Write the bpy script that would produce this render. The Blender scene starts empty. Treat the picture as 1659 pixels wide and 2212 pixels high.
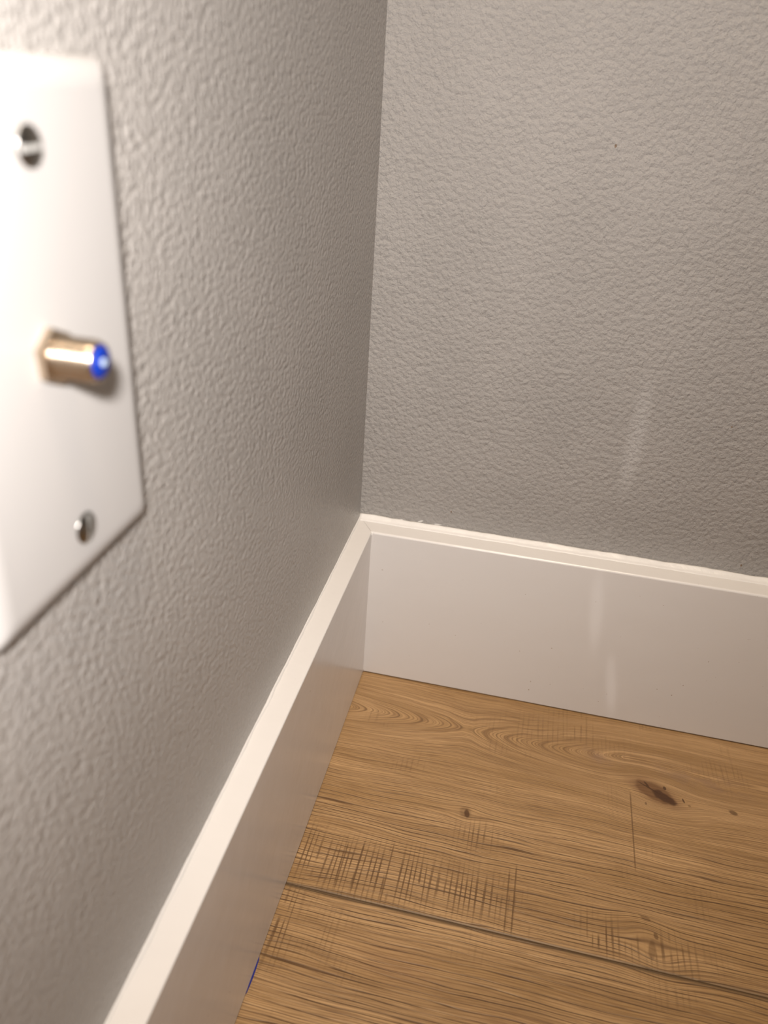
import bpy, bmesh, math, random
from mathutils import Vector, Matrix, noise as mnoise
C = bpy.context.scene
COL = C.collection
PI = math.pi

# ------------------------------------------------------------------ camera
cam_d = bpy.data.cameras.new('camera')
cam = bpy.data.objects.new('camera', cam_d)
COL.objects.link(cam)
cam.location = (0.106733, -0.504954, 0.411847)
cam.rotation_euler = (1.073136, -0.060539, 0.207755)
cam_d.sensor_fit = 'HORIZONTAL'
cam_d.sensor_width = 36.0
cam_d.lens = 1729.0 / 1659.0 * 36.0
cam_d.clip_start = 0.005
cam_d.dof.use_dof = True
cam_d.dof.focus_distance = 0.50
cam_d.dof.aperture_fstop = 11.5
C.camera = cam

# ------------------------------------------------------------------ exposure
C.view_settings.view_transform = 'Standard'
C.view_settings.look = 'None'
C.view_settings.exposure = 0.0
C.view_settings.gamma = 1.0
C.view_settings.use_curve_mapping = False

# ------------------------------------------------------------------ ambient light of the room behind the camera
w = bpy.data.worlds.new('room_light')
C.world = w
w.use_nodes = True
bg = w.node_tree.nodes['Background']
bg.inputs[0].default_value = (0.80, 0.83, 0.92, 1)
bg.inputs[1].default_value = 0.18

def aim(o, target):
    o.rotation_euler = (Vector(target) - o.location).to_track_quat('-Z', 'Y').to_euler()

def spot(name, loc, target, power, color, size, blend, radius, scale=(1, 1, 1), roll=0):
    l = bpy.data.lights.new(name, 'SPOT')
    l.energy = power; l.color = color; l.spot_size = size; l.spot_blend = blend; l.shadow_soft_size = radius
    o = bpy.data.objects.new(name, l); COL.objects.link(o)
    o.location = loc; aim(o, target)
    if roll:
        o.rotation_euler = (o.rotation_euler.to_matrix() @ Matrix.Rotation(roll, 3, 'Z')).to_euler()
    o.scale = scale
    return o

def area(name, loc, target, power, color, sx, sy):
    l = bpy.data.lights.new(name, 'AREA')
    l.shape = 'RECTANGLE'; l.size = sx; l.size_y = sy; l.energy = power; l.color = color
    o = bpy.data.objects.new(name, l); COL.objects.link(o)
    o.location = loc; aim(o, target)
    return o

# hand-held light just behind and above the phone: it throws the connector's short shadow
hlo = spot('hand_light', (0.104, -0.532, 0.459), (-0.15, -0.15, 0.47), 10.2, (1.0, 0.95, 0.92), math.radians(156), 1.0, 0.012)
area('ceiling_lamp', (0.24, -0.62, 2.35), (0.22, -0.45, 0.0), 26, (1.0, 0.80, 0.59), 0.45, 0.45)

# ------------------------------------------------------------------ node helpers
class V:
    """tiny wrapper so that shader maths can be written as expressions"""
    nt = None
    def __init__(s, k): s.k = k
    @staticmethod
    def m(op, *a, clamp=False):
        n = V.nt.nodes.new('ShaderNodeMath'); n.operation = op; n.use_clamp = clamp
        for i, x in enumerate(a):
            if isinstance(x, V): V.nt.links.new(x.k, n.inputs[i])
            else: n.inputs[i].default_value = x
        return V(n.outputs[0])
    def __add__(s, o): return V.m('ADD', s, o)
    __radd__ = __add__
    def __sub__(s, o): return V.m('SUBTRACT', s, o)
    def __rsub__(s, o): return V.m('SUBTRACT', o, s)
    def __mul__(s, o): return V.m('MULTIPLY', s, o)
    __rmul__ = __mul__
    def __truediv__(s, o): return V.m('DIVIDE', s, o)
    def __neg__(s): return V.m('MULTIPLY', s, -1.0)
    def abs(s): return V.m('ABSOLUTE', s)
    def exp(s): return V.m('EXPONENT', s)
    def sqrt(s): return V.m('SQRT', s)
    def sat(s): return V.m('ADD', s, 0.0, clamp=True)

def sstep(x, a, b):
    n = V.nt.nodes.new('ShaderNodeMapRange'); n.interpolation_type = 'SMOOTHSTEP'
    V.nt.links.new(x.k, n.inputs[0]); n.inputs[1].default_value = a; n.inputs[2].default_value = b
    return V(n.outputs[0])

def vec(x, y, z=0.0):
    n = V.nt.nodes.new('ShaderNodeCombineXYZ')
    for i, q in enumerate((x, y, z)):
        if isinstance(q, V): V.nt.links.new(q.k, n.inputs[i])
        else: n.inputs[i].default_value = q
    return n.outputs[0]

def nz(v, scale=1.0, detail=2.0, rough=0.5, dist=0.0):
    n = V.nt.nodes.new('ShaderNodeTexNoise')
    V.nt.links.new(v, n.inputs['Vector'])
    n.inputs['Scale'].default_value = scale; n.inputs['Detail'].default_value = detail
    n.inputs['Roughness'].default_value = rough; n.inputs['Distortion'].default_value = dist
    return V(n.outputs[0])

def pebbles(v, scale):
    n = V.nt.nodes.new('ShaderNodeTexVoronoi'); n.feature = 'F1'; n.voronoi_dimensions = '2D'
    V.nt.links.new(v, n.inputs['Vector'])
    n.inputs['Scale'].default_value = scale
    return V(n.outputs['Distance'])

def blob(x, y, cx, cy, sx, sy, ang=0.0):
    dx, dy = x - cx, y - cy
    if ang:
        c, s = math.cos(ang), math.sin(ang)
        dx, dy = dx * c + dy * s, dy * c - dx * s
    dx, dy = dx * (1 / sx), dy * (1 / sy)
    return (-(dx * dx + dy * dy)).exp()

def mixc(f, a, b):
    n = V.nt.nodes.new('ShaderNodeMix'); n.data_type = 'RGBA'
    for i, q in ((0, f), (6, a), (7, b)):
        if isinstance(q, V): V.nt.links.new(q.k, n.inputs[i])
        elif isinstance(q, (int, float)): n.inputs[i].default_value = q
        else: n.inputs[i].default_value = (*q, 1)
    return V(n.outputs[2])

def coords():
    n = V.nt.nodes.new('ShaderNodeTexCoord')
    s = V.nt.nodes.new('ShaderNodeSeparateXYZ'); V.nt.links.new(n.outputs['Object'], s.inputs[0])
    return n.outputs['Object'], V(s.outputs[0]), V(s.outputs[1]), V(s.outputs[2])

def new_mat(name, color=(.8, .8, .8), rough=.5, metal=0.0, spec=.5):
    m = bpy.data.materials.new(name); m.use_nodes = True
    V.nt = m.node_tree
    b = m.node_tree.nodes['Principled BSDF']
    if isinstance(color, tuple): b.inputs['Base Color'].default_value = (*color, 1)
    b.inputs['Roughness'].default_value = rough
    b.inputs['Metallic'].default_value = metal
    b.inputs['Specular IOR Level'].default_value = spec
    return m, b

def bump(b, h, dist, strength=1.0):
    n = V.nt.nodes.new('ShaderNodeBump')
    n.inputs['Strength'].default_value = strength; n.inputs['Distance'].default_value = dist
    V.nt.links.new(h.k, n.inputs['Height'])
    V.nt.links.new(n.outputs[0], b.inputs['Normal'])

# ------------------------------------------------------------------ materials
def wall_paint(name, side):
    m, b = new_mat(name, rough=.35 if side == 'left' else .55, spec=.8 if side == 'left' else .25)
    oc, x, y, z = coords()
    u = x if side == 'back' else y
    n1 = nz(oc, 360, 5, .62)
    n2 = nz(oc, 1100, 2, .5, .2)
    n3 = nz(oc, 150, 2, .5)
    if side == 'back':
        ridge = n1 + n2 * .25 + n3 * .5 - pebbles(vec(x, z), 300) * .45
        bump(b, ridge, .00150)
    else:
        ridge = nz(oc, 520, 3, .6) * .9 + nz(oc, 230, 1, .5) * .5 - pebbles(vec(y, z), 400) * .55
        bump(b, ridge, .00120)
    tint = nz(oc, 14, 2, .5)
    c = mixc(sstep(tint, .3, .7), (.366, .345, .322), (.392, .369, .345))
    if side == 'back':
        # flecks of trim paint above the baseboard and tiny brown specks
        for (px, pz, sx, sz, a) in ((.0450, .1312, .0022, .0005, .35), (.0575, .1309, .0030, .0005, .10), (.030, .1300, .002, .0004, .2)):
            f = blob(x, z, px, pz, sx, sz, a) * (nz(oc, 900, 2) + .35)
            c = mixc(sstep(f, .25, .5), c, (.80, .78, .74))
        for (px, pz, s) in ((.1338, .3861, .0011), (.0662, .1427, .0008), (.2656, .1363, .0011), (.2348, .2329, .0008)):
            f = blob(x, z, px, pz, s * .7, s) * (nz(oc, 1500, 2) + .4)
            c = mixc(sstep(f, .3, .6) * .8, c, (.20, .12, .06))
    V.nt.links.new(c.k, b.inputs['Base Color'])
    return m

M = {}
M['wall_left'] = wall_paint('greige_wall_paint_left', 'left')
M['wall_back'] = wall_paint('greige_wall_paint_back', 'back')

m, b = new_mat('white_trim_paint', rough=.24, spec=.55)
oc, x, y, z = coords()
hgt = nz(oc, 45, 3, .5) + nz(oc, 420, 2, .5) * .06
bump(b, hgt, .00035)
sp = sstep(nz(oc, 520, 1, .4), .80, .84)
c = mixc(sp, (.785, .76, .735), (.42, .33, .25))
V.nt.links.new(c.k, b.inputs['Base Color'])
M['trim'] = m

m, b = new_mat('caulk_white', (.80, .78, .755), .35)
oc, x, y, z = coords()
bump(b, nz(oc, 300, 3, .5), .0003)
M['caulk'] = m
m, b = new_mat('ivory_plastic', (.44, .425, .41), .33)
oc, x, y, z = coords()
bump(b, nz(oc, 30, 2, .5), .0001)
M['plastic'] = m
M['screw'] = new_mat('zinc_screw', (.30, .29, .27), .28, 1.0)[0]
M['nickel'] = new_mat('nickel_plate', (.60, .50, .39), .24, 1.0)[0]
M['slot'] = new_mat('slot_highlight_metal', (.62, .61, .58), .45, .5)[0]  # lighter metal colour stands in for the highlight in the screw slots
M['blue'] = new_mat('blue_plastic', (.001, .022, .24), .5, 0, .3)[0]
M['pin'] = new_mat('pale_centre', (.45, .55, .62), .4)[0]
M['tape'] = new_mat('blue_tape', (.01, .02, .25), .55)[0]
M['dark'] = new_mat('dark_gap', (.03, .025, .02), .8)[0]

SEAM = -0.2136
def floor_material():
    m, b = new_mat('oak_plank_laminate', rough=.42, spec=.4)
    oc, x, y, z = coords()
    p2 = sstep(y, SEAM + .0003, SEAM - .0003)           # 1 on the nearer plank
    seed = p2 * 7.3
    # grain coordinate h: lines of equal h are the grain
    w1 = nz(vec(x * 9, y * 16, seed), 1, 2, .5) - .5
    w2 = nz(vec(x * 34, y * 60, seed), 1, 2, .5) - .5
    h = y + w1 * .009 + w2 * .0008
    for (kx, ky, sx, sy, B, a) in ((.232, -.085, .030, .020, .80, -.30), (.110, -.136, .010, .007, .7, 0), (.2215, -.199, .017, .012, .85, -.6)):
        h = h - (y - ky) * blob(x, y, kx, ky, sx, sy, a) * B
    # flame figure on the first plank: nested arches with their tips on one line
    dy = h + .0600
    g = (-(dy * dy) * (1 / .024 ** 2)).exp()
    p1 = 1 - p2
    arch = (V.m('MAXIMUM', V.m('MINIMUM', x, .212) - .105, 0.0) * .50 + V.m('MAXIMUM', .098 - x, 0.0) * .42) * g
    h = ((dy * dy + .004 ** 2).sqrt() - arch + .06) * p1 + h * p2
    cm = blob(x, y, .12, -.058, .095, .024) * p1
    # broad tone, soft bands, fine engraved lines
    tone = nz(vec(x * 5, h * 40, seed), 1, 3, .55)
    band = nz(vec(x * 5, h * 190, seed + 3.1), 1, 3, .6)
    def comb(t, half):
        f = V.m('FRACT', t) - .5
        return 1 - sstep(f.abs(), half * .25, half)
    n = nz(vec(x * 5, h * 70, seed + 1.7), 1, 3, .5)
    line = comb(h * 300 + n * 4.0, .13)
    n = nz(vec(x * 10, h * 150, seed + 4.2), 1, 2, .5)
    fine = comb(h * 640 + n * 4.0, .24)
    low = sstep(y, -.105, -.165)                         # strength of the relief across the first plank
    brk = sstep(nz(vec(x * 20, h * 170, seed + 9), 1, 3, .6), .36, .60)
    lm = line * (brk * .65 + .35) * (low * .55 + .45)
    # saw marks running across the board, in patches
    xs = x + w2 * .002
    n = nz(vec(x * 70, y * 5, 2.0), 1, 2, .5)
    cross = comb(x * 290 + n * 3.0, .22)
    patch = (blob(x, y, .047, -.196, .022, .017) + blob(x, y, .082, -.192, .024, .016) + blob(x, y, .122, -.193, .018, .014) + blob(x, y, .192, -.200, .010, .012)
             + blob(x, y, .225, -.200, .025, .010) * .8 + blob(x, y, .118, -.152, .012, .010) * .7 + blob(x, y, .018, -.188, .012, .016) * .8 + blob(x, y, .165, -.045, .05, .014) * .35) * p1
    patch = patch + blob(x, y, .018, -.238, .010, .022) * p2 + sstep(nz(vec(x * 30, y * 25, seed + 5), 1, 2), .56, .72) * .30
    cr = cross * patch.sat() * sstep(nz(vec(x * 110, y * 50, 3.3), 1, 1), .34, .52)
    # single long saw scratches
    for (sx0, y0, y1, lean) in ((.0698, -.172, -.2120, .0), (.1445, -.168, -.212, .0), (.1406, -.172, -.212, .0), (.0425, -.178, -.21, .0), (.0520, -.176, -.21, .0), (.2152, -.090, -.150, .0)):
        d = (x - sx0 - (y - y0) * lean).abs()
        cr = cr + (1 - sstep(d, .00015, .0007)) * sstep(y, y0 + .004, y0 - .004) * sstep(y, y1 - .004, y1 + .004) * .8
    cr = cr.sat()
    base = mixc(sstep(tone, .28, .72), (.375, .225, .094), (.575, .370, .184))
    base = mixc(sstep(band, .42, .62) * .35, base, (.235, .135, .058))
    # cathedral figure drawn by wide soft rings
    ring = comb(h * 105 + w1 * 2.2 + w2 * 1.2, .20) * cm
    base = mixc(ring * .60, base, (.190, .100, .040))
    fib = nz(vec(x * 70, h * 1500, seed + 2), 1, 3, .6)
    base = mixc(sstep(fib, .45, .70) * .38, base, (.185, .105, .045))
    base = mixc(sstep(fib, .50, .28) * .22, base, (.62, .44, .25))
    base = mixc(fine * .50, base, (.17, .09, .04))
    base = mixc(lm * .88, base, (.095, .048, .020))
    base = mixc(cr * .85, base, (.130, .068, .028))
    # pinkish grey smear beside the knot
    sm = (blob(x, y, .262, -.066, .030, .008, -.1) + blob(x, y, .195, -.062, .016, .006, -.6)) * sstep(nz(vec(x * 90, y * 160, 0.0), 1, 3, .6), .35, .65) * (1 - p2)
    base = mixc(sm.sat() * .5, base, (.235, .145, .100))
    red = blob(x, y, .085, -.245, .02, .010) + blob(x, y, .15, -.262, .02, .006)
    base = mixc((red * band).sat() * .35, base, (.22, .09, .04))
    # main knot: ring, body, dark cracks
    kn = nz(vec(x * 130, y * 130, 4.0), 1, 2, .5) - .5
    k1 = blob(x, y, .2318, -.0845, .0165, .0080, -.46)
    base = mixc(sstep(k1 + kn * .25, .10, .40) * .45, base, (.215, .115, .055))
    base = mixc(sstep(k1 + kn * .30, .36, .58) * .70, base, (.130, .058, .022))
    k1b = blob(x, y, .2375, -.0875, .0100, .0042, -.46)
    base = mixc(sstep(k1b + kn * .9, .30, .70) * .85, base, (.060, .024, .010))
    k1c = blob(x, y, .2280, -.0815, .0090, .0006, -.50) + blob(x, y, .2385, -.0790, .0011, .0018, .2) + blob(x, y, .2500, -.0870, .0007, .0022, .3) + blob(x, y, .2265, -.0785, .0008, .0030, .6)
    base = mixc(sstep(k1c + kn * .2, .30, .60) * .8, base, (.055, .024, .010))
    # small knot, low knot and the one at the frame edge
    for (kx, ky, sx, sy, a, st) in ((.1102, -.1360, .0020, .0038, .2, .85), (.1090, -.1350, .0045, .0050, .2, .35), (.2212, -.2020, .0022, .0068, -.12, .45), (.2240, -.1925, .0014, .0025, .2, .6), (.2190, -.1830, .0035, .0014, -.3, .45), (.2815, -.0885, .0032, .0020, -.3, .7), (.2535, -.0905, .0012, .0010, 0, .5), (.2250, -.0960, .0008, .0014, 0, .6)):
        f = blob(x, y, kx, ky, sx, sy, a)
        base = mixc(sstep(f + kn * .5, .28, .70) * st, base, (.085, .038, .014))
    # worn brown edge of the bevel
    ed = 1 - sstep((y - (SEAM - .0004) + w2 * .0012).abs(), .0004, .0026)
    base = mixc(ed * .80, base, (.120, .075, .036))
    V.nt.links.new(base.k, b.inputs['Base Color'])
    hh = 1 - lm * 1.0 - cr * .7 - ed * .4 + nz(vec(x * 200, y * 700, seed), 1, 2) * .22
    bump(b, hh, .00022)
    return m
M['floor'] = floor_material()

# ------------------------------------------------------------------ mesh helpers
def obj(name, bm, mat, parent=None, smooth=False, loc=None):
    me = bpy.data.meshes.new(name)
    bmesh.ops.recalc_face_normals(bm, faces=bm.faces[:])
    bm.to_mesh(me); bm.free()
    me.materials.append(M[mat])
    if smooth:
        for p in me.polygons: p.use_smooth = True
    o = bpy.data.objects.new(name, me); COL.objects.link(o)
    if parent: o.parent = parent
    if loc: o.location = loc
    return o

def struct(o):
    o['kind'] = 'structure'
    return o

def box_bm(a, c):
    bm = bmesh.new()
    bmesh.ops.create_cube(bm, size=1)
    for v in bm.verts:
        for i in range(3): v.co[i] = a[i] if v.co[i] < 0 else c[i]
    return bm

def sweep(rings, close=True, caps=True):
    """rings: list of equally long lists of points"""
    bm = bmesh.new()
    vr = [[bm.verts.new(p) for p in r] for r in rings]
    n = len(rings[0])
    for a, c in zip(vr[:-1], vr[1:]):
        for i in range(n if close else n - 1):
            j = (i + 1) % n
            bm.faces.new((a[i], a[j], c[j], c[i]))
    if caps:
        bm.faces.new(vr[0]); bm.faces.new(list(reversed(vr[-1])))
    return bm

def lathe_x(prof, seg=48, caps=True):
    """prof: list of (x, r) turned about the x axis"""
    return sweep([[(px, r * math.cos(2 * PI * k / seg), r * math.sin(2 * PI * k / seg)) for k in range(seg)] for px, r in prof], True, caps)

def rnd(s, k=0.0):
    return mnoise.noise(Vector((s, k, 3.7)))

# ------------------------------------------------------------------ setting
YAW = -0.0081
LT, BT, BH = 0.01313, 0.01985, 0.12726      # board depth left, back, and height
EXT = 2.6

def yawed(o):
    o.rotation_euler = (0, 0, YAW); return o

# floor: planks with bevelled joints, one sheet extruded along x
seams = [SEAM + 0.2 * k for k in range(2, -14, -1)]
prof = [(seams[0] + .02, 0.0)]
for s in seams:
    prof += [(s + .0011, 0.0), (s + .0004, -.0003), (s, -.0007), (s - .0004, -.0003), (s - .0011, 0.0)]
prof.append((-EXT, 0.0))
prof = [p for p in prof if p[0] <= .12]
prof = [(.12, 0.0)] + [p for p in prof if p[0] < .1199]
top = [(y_, z_) for y_, z_ in prof]
loop = top + [(-EXT, -.02), (.12, -.02)]
struct(yawed(obj('floor', sweep([[(-.1, a, c) for a, c in loop], [(EXT, a, c) for a, c in loop]]), 'floor')))
struct(obj('wall_left', box_bm((-.10, -EXT, -.02), (0, .10, 2.44)), 'wall_left'))
struct(yawed(obj('wall_back', box_bm((-.0005, 0, -.02), (EXT, .10, 2.44)), 'wall_back')))

def board_profile(t, h, r, z0=.0008):
    p = [(0.0, z0), (0.0, h)]
    for k in range(0, 9):
        a = PI / 2 - PI / 2 * k / 8
        p.append((t - r + r * math.cos(a), h - r + r * math.sin(a)))
    p += [(t, z0 + .0006), (t - .0006, z0)]
    return p

def side_board():
    p = board_profile(LT, BH, .0009)
    return sweep([[(d, -d * BT / LT, z_) for d, z_ in p], [(d, -EXT, z_) for d, z_ in p]])
def back_board():
    p = board_profile(BT - .0005, BH, .0016)
    p = [(d * BT / (BT - .0005), z_) for d, z_ in p]
    return sweep([[(d * LT / BT, -d, z_) for d, z_ in p], [(EXT, -d, z_) for d, z_ in p]])

bl = struct(obj('baseboard_left', side_board(), 'trim'))
bb = struct(yawed(obj('baseboard_back', back_board(), 'trim')))
for o in (bl, bb):
    mod = o.modifiers.new('n', 'WEIGHTED_NORMAL'); mod.keep_sharp = True

# caulk along the top of the boards: uneven beads
def bead_left():
    rings = []
    n = 300
    for k in range(n + 1):
        y_ = -.001 - .9 * k / n
        wv = .0011 + .0006 * rnd(y_ * 60) + .0003 * rnd(y_ * 260, 2)
        hv = .0012 + .0007 * rnd(y_ * 45, 5) + .0004 * rnd(y_ * 230, 7)
        rings.append([(-.0002, y_, BH - .0004), (-.0002, y_, BH + hv), (wv * .45, y_, BH + hv * .40), (wv, y_, BH + .00005), (wv, y_, BH - .0004)])
    return sweep(rings)
def bead_back():
    rings = []
    n = 360
    for k in range(n + 1):
        x_ = .0 + .8 * k / n
        wv = .0058 + .0006 * rnd(x_ * 50) + .0003 * rnd(x_ * 240, 2)
        hv = .0030 + .0006 * rnd(x_ * 35, 5) + .0003 * rnd(x_ * 150, 7) + .00015 * rnd(x_ * 600, 8)
        rings.append([(x_, .0002, BH - .0004), (x_, .0002, BH + hv), (x_, -.0010, BH + hv * .85), (x_, -wv * .45, BH + hv * .38), (x_, -wv * .75, BH + hv * .12), (x_, -wv, BH + .00005), (x_, -wv, BH - .0004)])
    return sweep(rings)
def corner_bead():
    rings = []
    n = 60
    for k in range(n + 1):
        z_ = .0009 + (BH - .0016) * k / n
        r = .0012 + .0004 * rnd(z_ * 80) + .0008 * max(0, 1 - z_ / .008) + .0009 * max(0, (z_ - BH + .010) / .010)
        x0, y0 = LT - .0002, -BT + .0002
        pts = [(x0, y0)] + [(x0 + r * (1 - math.sin(a)) , y0 - r * (1 - math.cos(a))) for a in (0, PI / 8, PI / 4, 3 * PI / 8, PI / 2)]
        rings.append([(px, py, z_) for px, py in pts])
    return sweep(rings)
obj('caulk_bead', bead_left(), 'caulk', bl, smooth=True)
obj('caulk_bead', bead_back(), 'caulk', bb, smooth=True)
obj('corner_caulk', corner_bead(), 'caulk', bb, smooth=True)

# ------------------------------------------------------------------ coax wall plate
YP, ZP, PH, PW, TH = -0.31774, 0.29662, 0.1155, 0.0699, 0.0055
yc = YP - PW / 2
root = bpy.data.objects.new('coax_wall_plate', None); COL.objects.link(root)
root.location = (0, yc, ZP + PH / 2)
root['label'] = 'white plastic coax wall plate with two screws, mounted on the left wall'
root['category'] = 'wall plate'

def plate_bm():
    # stacked rounded-rectangle outlines: back edge, sloped side, rolled shoulder, flat face
    prof = [(0.0, 0.0), (.0018, .0002), (.0030, .0007), (.0040, .0015), (.0048, .0027), (.0053, .0041), (TH, .0060)]
    rings = []
    for px, inset in prof:
        hw, hh = PW / 2 - inset, PH / 2 - inset
        r = .0016 + inset * .15
        pts = []
        for (sy, sz, a0) in ((1, 1, 0), (-1, 1, PI / 2), (-1, -1, PI), (1, -1, 3 * PI / 2)):
            for k in range(7):
                a = a0 + PI / 2 * k / 6
                pts.append((px, sy * (hw - r) + r * math.cos(a), sz * (hh - r) + r * math.sin(a)))
        rings.append(pts)
    return sweep(rings)
obj('cover_plate', plate_bm(), 'plastic', root, smooth=False)
pl = root.children[0]
for p in pl.data.polygons: p.use_smooth = len(p.vertices) == 4
def screw_bm(r=.0041, dome=.0011, slot=.0015, depth=.0009, ang=0.0):
    bm = bmesh.new()
    vs = [-1 + .08 * k for k in range(26)]
    lv = sorted([q * r for q in vs if abs(q * r) > slot / 2 + .0001])
    rows = [(q, False) for q in lv if q < 0] + [(-slot / 2, False), (-slot / 2, True), (slot / 2, True), (slot / 2, False)] + [(q, False) for q in lv if q > 0]
    N = 28
    grid = []
    for q, deep in rows:
        c = math.sqrt(max(r * r - q * q, 1e-12)); row = []
        for k in range(N + 1):
            u = -c * math.cos(PI * k / N)
            z_ = dome * (1 - (u * u + q * q) / (r * r)) ** .6 if u * u + q * q < r * r else 0
            if deep: z_ = max(z_ - depth, -.0001) if z_ < depth else z_ - depth
            ca, sa = math.cos(ang), math.sin(ang)
            row.append(bm.verts.new((z_, u * ca - q * sa, u * sa + q * ca)))
        grid.append(row)
    for a, c in zip(grid[:-1], grid[1:]):
        for k in range(N): bm.faces.new((a[k], a[k + 1], c[k + 1], c[k]))
    # skirt down into the plate
    return bm
for (ys, zs, ang) in ((-.3530, .3960, .05), (-.3512, .3102, 1.42)):
    s = obj('screw', screw_bm(ang=ang), 'screw', root, smooth=False, loc=(TH + .0001, ys - yc, zs - root.location.z))
    for p in s.data.polygons: p.use_smooth = False
    ca, sa = math.cos(ang), math.sin(ang)
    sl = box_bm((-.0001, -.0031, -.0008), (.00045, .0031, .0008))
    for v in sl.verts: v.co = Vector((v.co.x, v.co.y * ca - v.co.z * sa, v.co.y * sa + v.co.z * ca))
    obj('slot_highlight', sl, 'slot', s)  # bright bar in the slot, imitating its lit band
    rim = obj('screw_countersink', lathe_x([(-.0002, .0041), (.00012, .0040), (.00016, .0037), (-.0002, .0036)], 40, False), 'screw', s, smooth=True)

jy, jz = -.3553 - yc, .3550 - root.location.z
L = .0115
def thread_bm():
    prof = [(0.0, .0042)]
    pitch = .00079
    for k in range(int((L - .0032) / pitch * 8)):
        prof.append((.0022 + k * pitch / 8, .00448 + .00018 * math.cos(2 * PI * k / 8)))
    prof += [(L - .0006, .00440), (L, .00410), (L, .0036), (L - .0008, .0035)]
    return lathe_x(prof, 56, True)
con = obj('coax_connector', thread_bm(), 'nickel', root, loc=(TH, jy, jz))
con['label'] = 'threaded nickel coax connector'
for p in con.data.polygons: p.use_smooth = True
def nut_bm():
    R6 = .0064
    def ring(px, r, cut):
        pts = []
        for k in range(6):
            a = PI / 6 + PI / 3 * k + .10
            pts.append((px, r * math.cos(a), r * math.sin(a)))
        return pts
    return sweep([ring(0, R6, 0), ring(.0018, R6, 0), ring(.0022, R6 * .93, 0)])
obj('hex_nut', nut_bm(), 'nickel', con)
obj('blue_insulator', lathe_x([(L - .0009, .0035), (L + .0001, .0035), (L + .0005, .0031), (L + .0006, .0012)], 40), 'blue', con, smooth=True)
obj('centre_contact', lathe_x([(L + .0004, .0009), (L + .0008, .0008), (L + .0009, .0005), (L + .0003, .0003)], 24), 'pin', con, smooth=True)

# ------------------------------------------------------------------ sliver of painter's tape under the left baseboard
def tape_bm():
    bm = bmesh.new()
    pts = [(.0125, -.258), (.0134, -.2605), (.0137, -.2660), (.01375, -.2710), (.0136, -.2750), (.0133, -.2790), (.0125, -.281)]
    lo = [bm.verts.new((px, py, .0001)) for px, py in pts]; hi = [bm.verts.new((px, py, .0005)) for px, py in pts]
    bm.faces.new(hi); bm.faces.new(lo[::-1])
    n = len(pts)
    for i in range(n): bm.faces.new((lo[i], lo[(i + 1) % n], hi[(i + 1) % n], hi[i]))
    return bm
tp = obj('painters_tape', tape_bm(), 'tape')
tp['label'] = 'dark blue sliver of masking tape poking out under the left baseboard'
tp['category'] = 'tape'

# added narrow spots imitate stray reflected glints on the back wall and baseboard
for src, dst, pw, deg, lean in (((0.30, -1.50, 1.10), (.1795, 0.0, .215), 20, 3.0, 0.0), ((0.30, -1.50, 1.00), (.1755, 0.0, .140), 9, 1.0, 0.0),
                                ((0.30, -1.50, 0.90), (.1765, -.02, .092), 9, 2.6, .14), ((0.30, -1.50, 0.80), (.1985, -.02, .030), 9, 2.2, .22)):
    spot('added_glint_spot', src, dst, pw, (1, .95, .92), math.radians(deg), 1.0, .002, (.16, 1, 1), lean)
